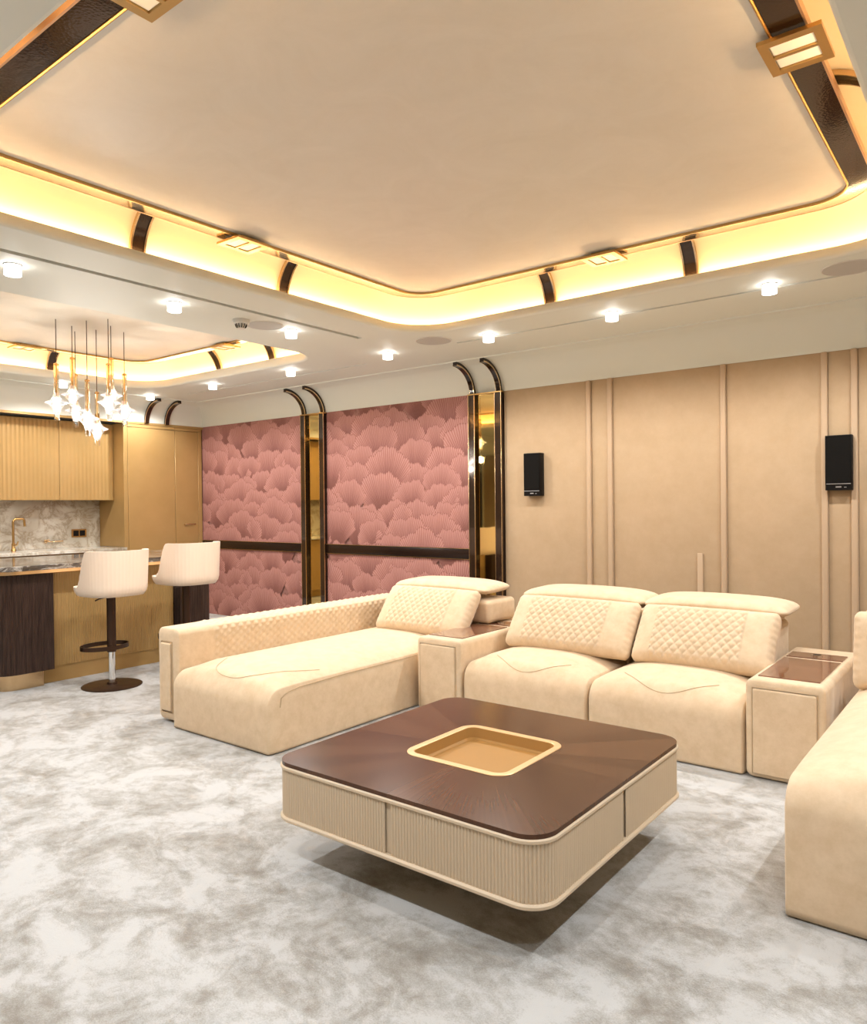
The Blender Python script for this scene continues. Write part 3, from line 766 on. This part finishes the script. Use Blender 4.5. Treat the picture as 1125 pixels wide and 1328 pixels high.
bar_stool(-5.655, 3.77, .765, 'cream pleated bar stool partly hidden behind the sofa arm, farther one')

# ------------------------------------------------------------------ wall speakers
for i, (x, w_, lab) in enumerate(((-3.468, .17, 'narrow black speaker on the fabric wall near the mirror'), (-.978, .17, 'black speaker on the fabric wall at the right edge'))):
    t = thing('wall_speaker', (x, YB-.03, 1.48), lab, 'speaker', 'black speakers on the fabric wall')
    box('cabinet', -w_/2, w_/2, -.05, .028, 0, .39, M['black'], t, .004, 2)
    box('grille', -w_/2+.004, w_/2-.004, -.058, -.05, .052, .386, M['slot'], t, .003, 1)
    box('trim_bar', -w_/2+.008, w_/2-.008, -.056, -.05, .042, .048, M['silver'], t, .001, 1)
    box('badge', -.018, .018, -.052, -.05, .018, .028, M['silver'], t, .001, 1)
    box('badge', .035, .05, -.052, -.05, .018, .023, M['silver'], t, 0, 1)

# ------------------------------------------------------------------ coffee table
TX0, TX1, TY0, TY1 = -2.33, -1.11, 1.93, 3.14; TC = ((TX0+TX1)/2, (TY0+TY1)/2, 0)
tb = thing('coffee_table', TC, 'low square coffee table with walnut top and fluted beige sides', 'coffee table')
def off(path): return [(p[0]-TC[0], p[1]-TC[1], p[2], p[3]) for p in path]
HX0, HX1, HY0, HY1 = -1.965, -1.465, 2.285, 2.775
# walnut top with square opening
bm = bmesh.new(); o_ = off(rrect(TX0, TX1, TY0, TY1, .10, 12)); h_ = off(rrect(HX0+.01, HX1-.01, HY0+.01, HY1-.01, .05, 8))
e = loop(bm, [(p[0], p[1]) for p in o_], .403)+loop(bm, [(p[0], p[1]) for p in h_], .403)
bmesh.ops.triangle_fill(bm, edges=e, use_beauty=True)
top = bmesh.ops.extrude_face_region(bm, geom=bm.faces[:])
for v in [g for g in top['geom'] if isinstance(g, bmesh.types.BMVert)]: v.co.z = .388
bm_obj('walnut_top', bm, M['walnut'], tb, False)
sweep('top_rim', off(rrect(TX0, TX1, TY0, TY1, .10, 12)), [(-.02, .388), (.002, .388), (.006, .384), (.006, .376), (.001, .372), (-.02, .372)], M['beige'], tb)
zb = .185
sweep('bottom_rim', off(rrect(TX0, TX1, TY0, TY1, .10, 12)), [(-.3, zb-.012), (.004, zb-.012), (.008, zb-.008), (.008, zb), (.002, zb+.006), (-.02, zb+.006)], M['beige'], tb)
sweep('carcass', off(rrect(TX0+.012, TX1-.012, TY0+.012, TY1-.012, .09, 12)), [(0, zb-.005), (0, .375)], M['beige'], tb, 35)
box('base_board', -.5, .5, -.5, .5, zb-.010, zb-.002, M['beige'], tb, 0)
cxm, cym = TC[0], TC[1]
base_path = rrect(TX0, TX1, TY0, TY1, .10, 16)
quads = [base_path[i*17:(i+1)*17] for i in range(4)]   # corners: SE, NE, NW, SW
mids = [((TX1, cym), (1, 0)), ((cxm, TY1), (0, 1)), ((TX0, cym), (-1, 0)), ((cxm, TY0), (0, -1))]
for i in range(4):
    st_, en = mids[(i-1) % 4], mids[i]
    g_ = .013
    def shift(mid, toward):
        (mx_, my_), (nx, ny) = mid; dx, dy = toward[0]-mx_, toward[1]-my_
        if abs(nx) > .5: return (mx_, my_+math.copysign(g_, dy), nx, ny)
        return (mx_+math.copysign(g_, dx), my_, nx, ny)
    c0 = quads[i][0]; c1 = quads[i][-1]
    path = [shift(st_, c0)]+quads[i]+[shift(en, c1)]
    fluted_ring('fluted_panel', off(path), zb+.006, .372, .0130, .0050, M['beige'], tb, (0, 0, 0), False)
sweep('plinth', off(rrect(TX0+.36, TX1-.36, TY0+.36, TY1-.36, .08, 8)), [(0, 0), (0, zb-.012)], M['brown'], tb, 35, True)
tp = off(rrect(HX0, HX1, HY0, HY1, .075, 10))
sweep('tray_lip', tp, [(.0, .403), (0, .405), (-.002, .407), (-.027, .407), (-.030, .404)], M['traylip'], tb)
sweep('tray', tp, [(-.030, .404), (-.036, .362), (-.046, .355)], M['traymetal'], tb)
tf = [(p[0]-p[2]*.046, p[1]-p[3]*.046, .355) for p in tp]
mesh_obj('tray_floor', tf, [list(range(len(tf)))], M['traymetal'], tb)

# ------------------------------------------------------------------ sectional sofa
def tri(t): t = t-math.floor(t); return 1-abs(2*t-1)
def soft(h): return math.sqrt(max(0, 1-(1-h)**2))
def pyramids(u, v):      # diamond quilting height 0..1
    a = tri(u+v); b = tri(u-v); return min(a, b)
def seat(x0, x1, y0, y1, crown, par, o, ztop=.36, side=(.03, .03), dip=True, z0=.008):
    zl = z0-.12; sx, sy, sz = x1-x0, y1-y0, ztop-zl; zc_ = (ztop+zl)/2; hh = (ztop-z0)/2; mid = (ztop+z0)/2
    def fn(x, y, z):
        u = 2*x/sx; v_ = (y+sy/2)/sy
        z = max(z, z0-zc_)
        if z+zc_ > mid:
            k = (z+zc_-mid)/hh; k = k*k
            z += crown*(1-abs(u)**3.2)*(1-.0*v_)*k*min(1, (y+sy/2+.02)/.26)**.8
        # slight bulge of the front and sides
        if y < 0: y -= .010*(1-u*u)*max(0, math.cos(PI*.5*(z+zc_-mid)/hh))
        return (x, y, z)
    return rbox('seat', (x0+x1)/2-o[0], (y0+y1)/2-o[1], zc_-o[2], sx, sy, sz, (.018, .10, .10), (16, 24, 8), fn, M['velvet'], par, 7)
def seam_arc(x0, x1, ya, yb, zf, par, o, name='seam'):
    pts = []
    for i in range(25):
        u = -1+2*i/24; x = x0+(x1-x0)*i/24; y = ya+(yb-ya)*(u*u); pts.append((x-o[0], y-o[1], zf(x, y)-o[2]))
    return tube(name, pts, .0015, M['seam'], par, 5)
def pillow(cx, cy_, cz, wx, hz, th, tilt, par, o, q0=.15, q1=.79):
    """back pillow leaning by tilt, with a diamond-quilted middle; local x width, y depth (front -y), z height"""
    ct, st2 = math.cos(tilt), math.sin(tilt)
    def fn(x, y, z):
        u, v_ = x/(wx/2), z/(hz/2)
        puff = max(0, (1-abs(u)**6)*(1-abs(v_)**3))
        s = 1 if y > 0 else -1
        y = y*(.42+.58*puff**.6)
        if s < 0 and q0*2-1 < u < q1*2-1:
            y -= .012*soft(pyramids(x/.054, z/.062))*min(1, max(0, (1-abs(v_))*6))
        if abs(u) > .90 and abs(y) < th*.42:          # gathered ends
            g = (abs(u)-.90)/.10; y += .0028*g*math.sin(z*150)
        return (x, y*ct+z*st2, z*ct-y*st2)
    return rbox('back_pillow', cx-o[0], cy_-o[1], cz-o[2], wx, th, hz, (.035, .06, .045), (150, 5, 46), fn, M['velvet'], par, 5)
def headrest(x0, x1, yc, zc, par, o, tilt=.0, depth=.34, th=.10):
    ct, st2 = math.cos(tilt), math.sin(tilt); wx = x1-x0
    def fn(x, y, z):
        u = x/(wx/2); v_ = y/(depth/2)
        z *= (1-abs(u)**6*.6)*(1-abs(v_)**4*.45)
        z += .012*(1-u*u)
        return (x, y*ct-z*st2, z*ct+y*st2)
    return rbox('headrest', (x0+x1)/2-o[0], yc-o[1], zc-o[2], wx, depth, th, (.04, .06, .045), (24, 12, 3), fn, M['velvet'], par, 6)
def back_unit(x0, x1, px0, px1, hx0, hx1, par, o):
    """upholstered back box, hinge step, pillow and folding headrest"""
    rbox('backrest', (x0+x1)/2-o[0], 4.81-o[1], .345-o[2], x1-x0, .40, .67, .035, (8, 8, 8), None, M['velvet'], par)
    rbox('hinge_cushion', (x0+x1)/2-o[0], 4.77-o[1], .70-o[2], x1-x0-.02, .36, .05, .022, (8, 8, 2), None, M['velvet'], par)
    pillow((px0+px1)/2, 4.50, .590, px1-px0, .40, .16, .66, par, o)
    headrest(hx0, hx1, 4.81, .758, par, o, .03, .36, .10)

# left chaise
CO = (-3.90, 3.85, 0)
ch = thing('chaise_sofa', CO, 'cream velvet chaise sofa with quilted arm in front of the pink wallpaper', 'sofa')
def zchaise(x, y): return .36
seat(-4.245, -3.300, 2.72, 4.62, .085, ch, CO)
def arm_fn(x, y, z):
    # quilting on the inner face (x>0) and on the top
    Y = y+3.85+.08
    if Y > 3.08 and z > -.14:
        if x > .09: x += .017*pyramids(y/.066, z/.052)*min(1, (Y-3.08)/.02)
        if z > .255: z += .008*pyramids(y/.066, x/.052)*min(1, (Y-3.08)/.02)
    return (x, y, z)
rbox('arm', -4.36-CO[0], (2.76+5.02)/2-CO[1], .32-CO[2], .225, 2.26, .60, (.045, .02, .045), (14, 210, 44), arm_fn, M['velvet'], ch, 5)
rbox('arm_end_panel', -4.36-CO[0], 2.752-CO[1], .305-CO[2], .105, .022, .44, .010, (4, 1, 6), None, M['velvet'], ch, 3)
bmz = off
pe = [(-4.42, 2.757, .075), (-4.42, 2.757, .535), (-4.30, 2.757, .535), (-4.30, 2.757, .075)]
tube('arm_piping', [(p[0]-CO[0], p[1]-CO[1], p[2]) for p in pe], .004, M['seam'], ch, 6, True)
box('base_strip', -4.44, -3.42, 2.84, 4.96, 0, .012, M['brown'], ch, 0, 1, CO)
tube('side_seam', [(-3.299-CO[0], y-CO[1], z) for y, z in ((2.80, .26), (2.81, .31), (2.86, .338), (2.95, .350), (3.3, .357), (4.6, .357))], .003, M['seam'], ch, 5)
def on_seat(x0, x1, y0, y1, crown, ztop=.36):
    def f(x, y):
        u = 2*(x-(x0+x1)/2)/(x1-x0); dy = max(0, y-y0); r = .10
        z = ztop-(r-math.sqrt(max(0, r*r-(r-dy)**2)) if dy < r else 0)
        k = ((z-ztop/2)/((ztop-.008)/2))**2
        return z+crown*(1-abs(u)**3.2)*k*min(1, (dy+.02)/.26)**.8+.0005
    return f
def seam_path(ctrl, zf, par, o):
    pts = []
    for i in range(len(ctrl)-1):
        p0, p1, p2, p3 = ctrl[max(0, i-1)], ctrl[i], ctrl[i+1], ctrl[min(len(ctrl)-1, i+2)]
        for k in range(8):
            t_ = k/8; q = [.5*(2*p1[a]+(p2[a]-p0[a])*t_+(2*p0[a]-5*p1[a]+4*p2[a]-p3[a])*t_*t_+(3*p1[a]-p0[a]-3*p2[a]+p3[a])*t_**3) for a in (0, 1)]
            pts.append((q[0]-o[0], q[1]-o[1], zf(*q)-o[2]))
    return tube('seam', pts, .0015, M['seam'], par, 5)
seam_path([(-3.98, 2.95), (-3.93, 2.83), (-3.8, 2.78), (-3.6, 2.80), (-3.45, 2.95), (-3.37, 3.2)], on_seat(-4.245, -3.300, 2.72, 4.62, .085), ch, CO)
back_unit(-3.985, -3.30, -4.0, -3.15, -4.03, -3.11, ch, CO)
rbox('backrest', -3.20-CO[0], 4.81-CO[1], .60-CO[2], .24, .38, .17, .035, (4, 6, 3), None, M['velvet'], ch)

# consoles
def console(x0, x1, label):
    o = ((x0+x1)/2, 4.5, 0); t = thing('sofa_console', o, label, 'console table', 'velvet consoles between the seats')
    y0, y1_, zt = 3.965, 5.02, .505
    rbox('body', 0, (y0+y1_)/2-o[1], (.008+zt)/2, x1-x0, y1_-y0, zt-.008, (.035, .02, .035), (6, 10, 8), None, M['velvet'], t)
    w2 = (x1-x0)/2
    rbox('front_panel', 0, y0-.001-o[1], .245, x1-x0-.075, .022, .43, .009, (4, 1, 4), None, M['velvet'], t, 3)
    tube('piping', [(-w2+.034, y0-.002-o[1], .03), (-w2+.034, y0-.002-o[1], .463), (w2-.034, y0-.002-o[1], .463), (w2-.034, y0-.002-o[1], .03)], .0035, M['seam'], t, 6)
    box('wood_inlay', -w2+.04, w2-.04, y0+.09-o[1], y0+.65-o[1], zt-.002, zt+.005, M['rosewood'], t, .001)
    box('wood_inlay', -w2+.04, w2-.04, y0+.70-o[1], y0+.86-o[1], zt-.002, zt+.005, M['rosewood'], t, .001)
    k = lathe('control_ring', [(.022, zt+.005), (.03, zt+.005), (.03, zt+.012), (.022, zt+.012), (.022, zt+.005)], M['chrome'], t, 24, (0, y0+.78-o[1], 0), False)
    lathe('control_ring', [(.001, zt+.009), (.02, zt+.009), (.021, zt+.005)], M['black'], t, 24, (0, y0+.78-o[1], 0), False)
    box('base_strip', -w2+.05, w2-.05, y0+.08-o[1], y1_-.06-o[1], 0, .014, M['brown'], t, 0)
    return t
console(-3.245, -2.880, 'cream velvet console with rosewood top right of the left chaise')
console(-1.085, -.715, 'cream velvet console with rosewood inlays right of the two-seat sofa')

# centre sofa: two seats
o = (-1.99, 4.4, 0)
t = thing('two_seat_sofa', o, 'cream velvet two-seat sofa with quilted pillows between the two consoles', 'sofa')
for x0, x1, px0, px1, hx0, hx1 in ((-2.868, -1.976, -2.79, -1.893, -2.81, -1.905), (-1.974, -1.093, -1.873, -1.055, -1.90, -1.03)):
    seat(x0, x1, 3.975, 4.65, .085, t, o)
    xm = (x0+x1)/2
    seam_arc(xm-.27, xm+.27, 4.01, 4.13, on_seat(x0, x1, 3.975, 4.65, .085), t, o)
    back_unit(x0+.05, x1-.01, px0, px1, hx0, hx1, t, o)
box('base_strip', -2.83, -1.15, 4.08, 4.96, 0, .012, M['brown'], t, 0, 1, o)

# right chaise
RO = (-.12, 3.8, 0)
rc = thing('chaise_sofa', RO, 'cream velvet chaise sofa cut off by the right edge of the photo', 'sofa')
seat(-.625, .32, 2.70, 4.62, .09, rc, RO, .455)
rbox('arm', .435-RO[0], 3.89-RO[1], .34, .225, 2.26, .62, (.045, .02, .045), (4, 20, 6), None, M['velvet'], rc, 5)
rbox('backrest', -.14-RO[0], 4.66-RO[1], .37, .92, .70, .70, .05, (6, 6, 6), None, M['velvet'], rc)
pillow(-.16, 4.20, .665, .94, .38, .17, .16, rc, RO)
headrest(-.60, .32, 4.46, .83, rc, RO)
box('base_strip', -.52, .5, 2.84, 4.9, 0, .014, M['brown'], rc, 0, 1, RO)
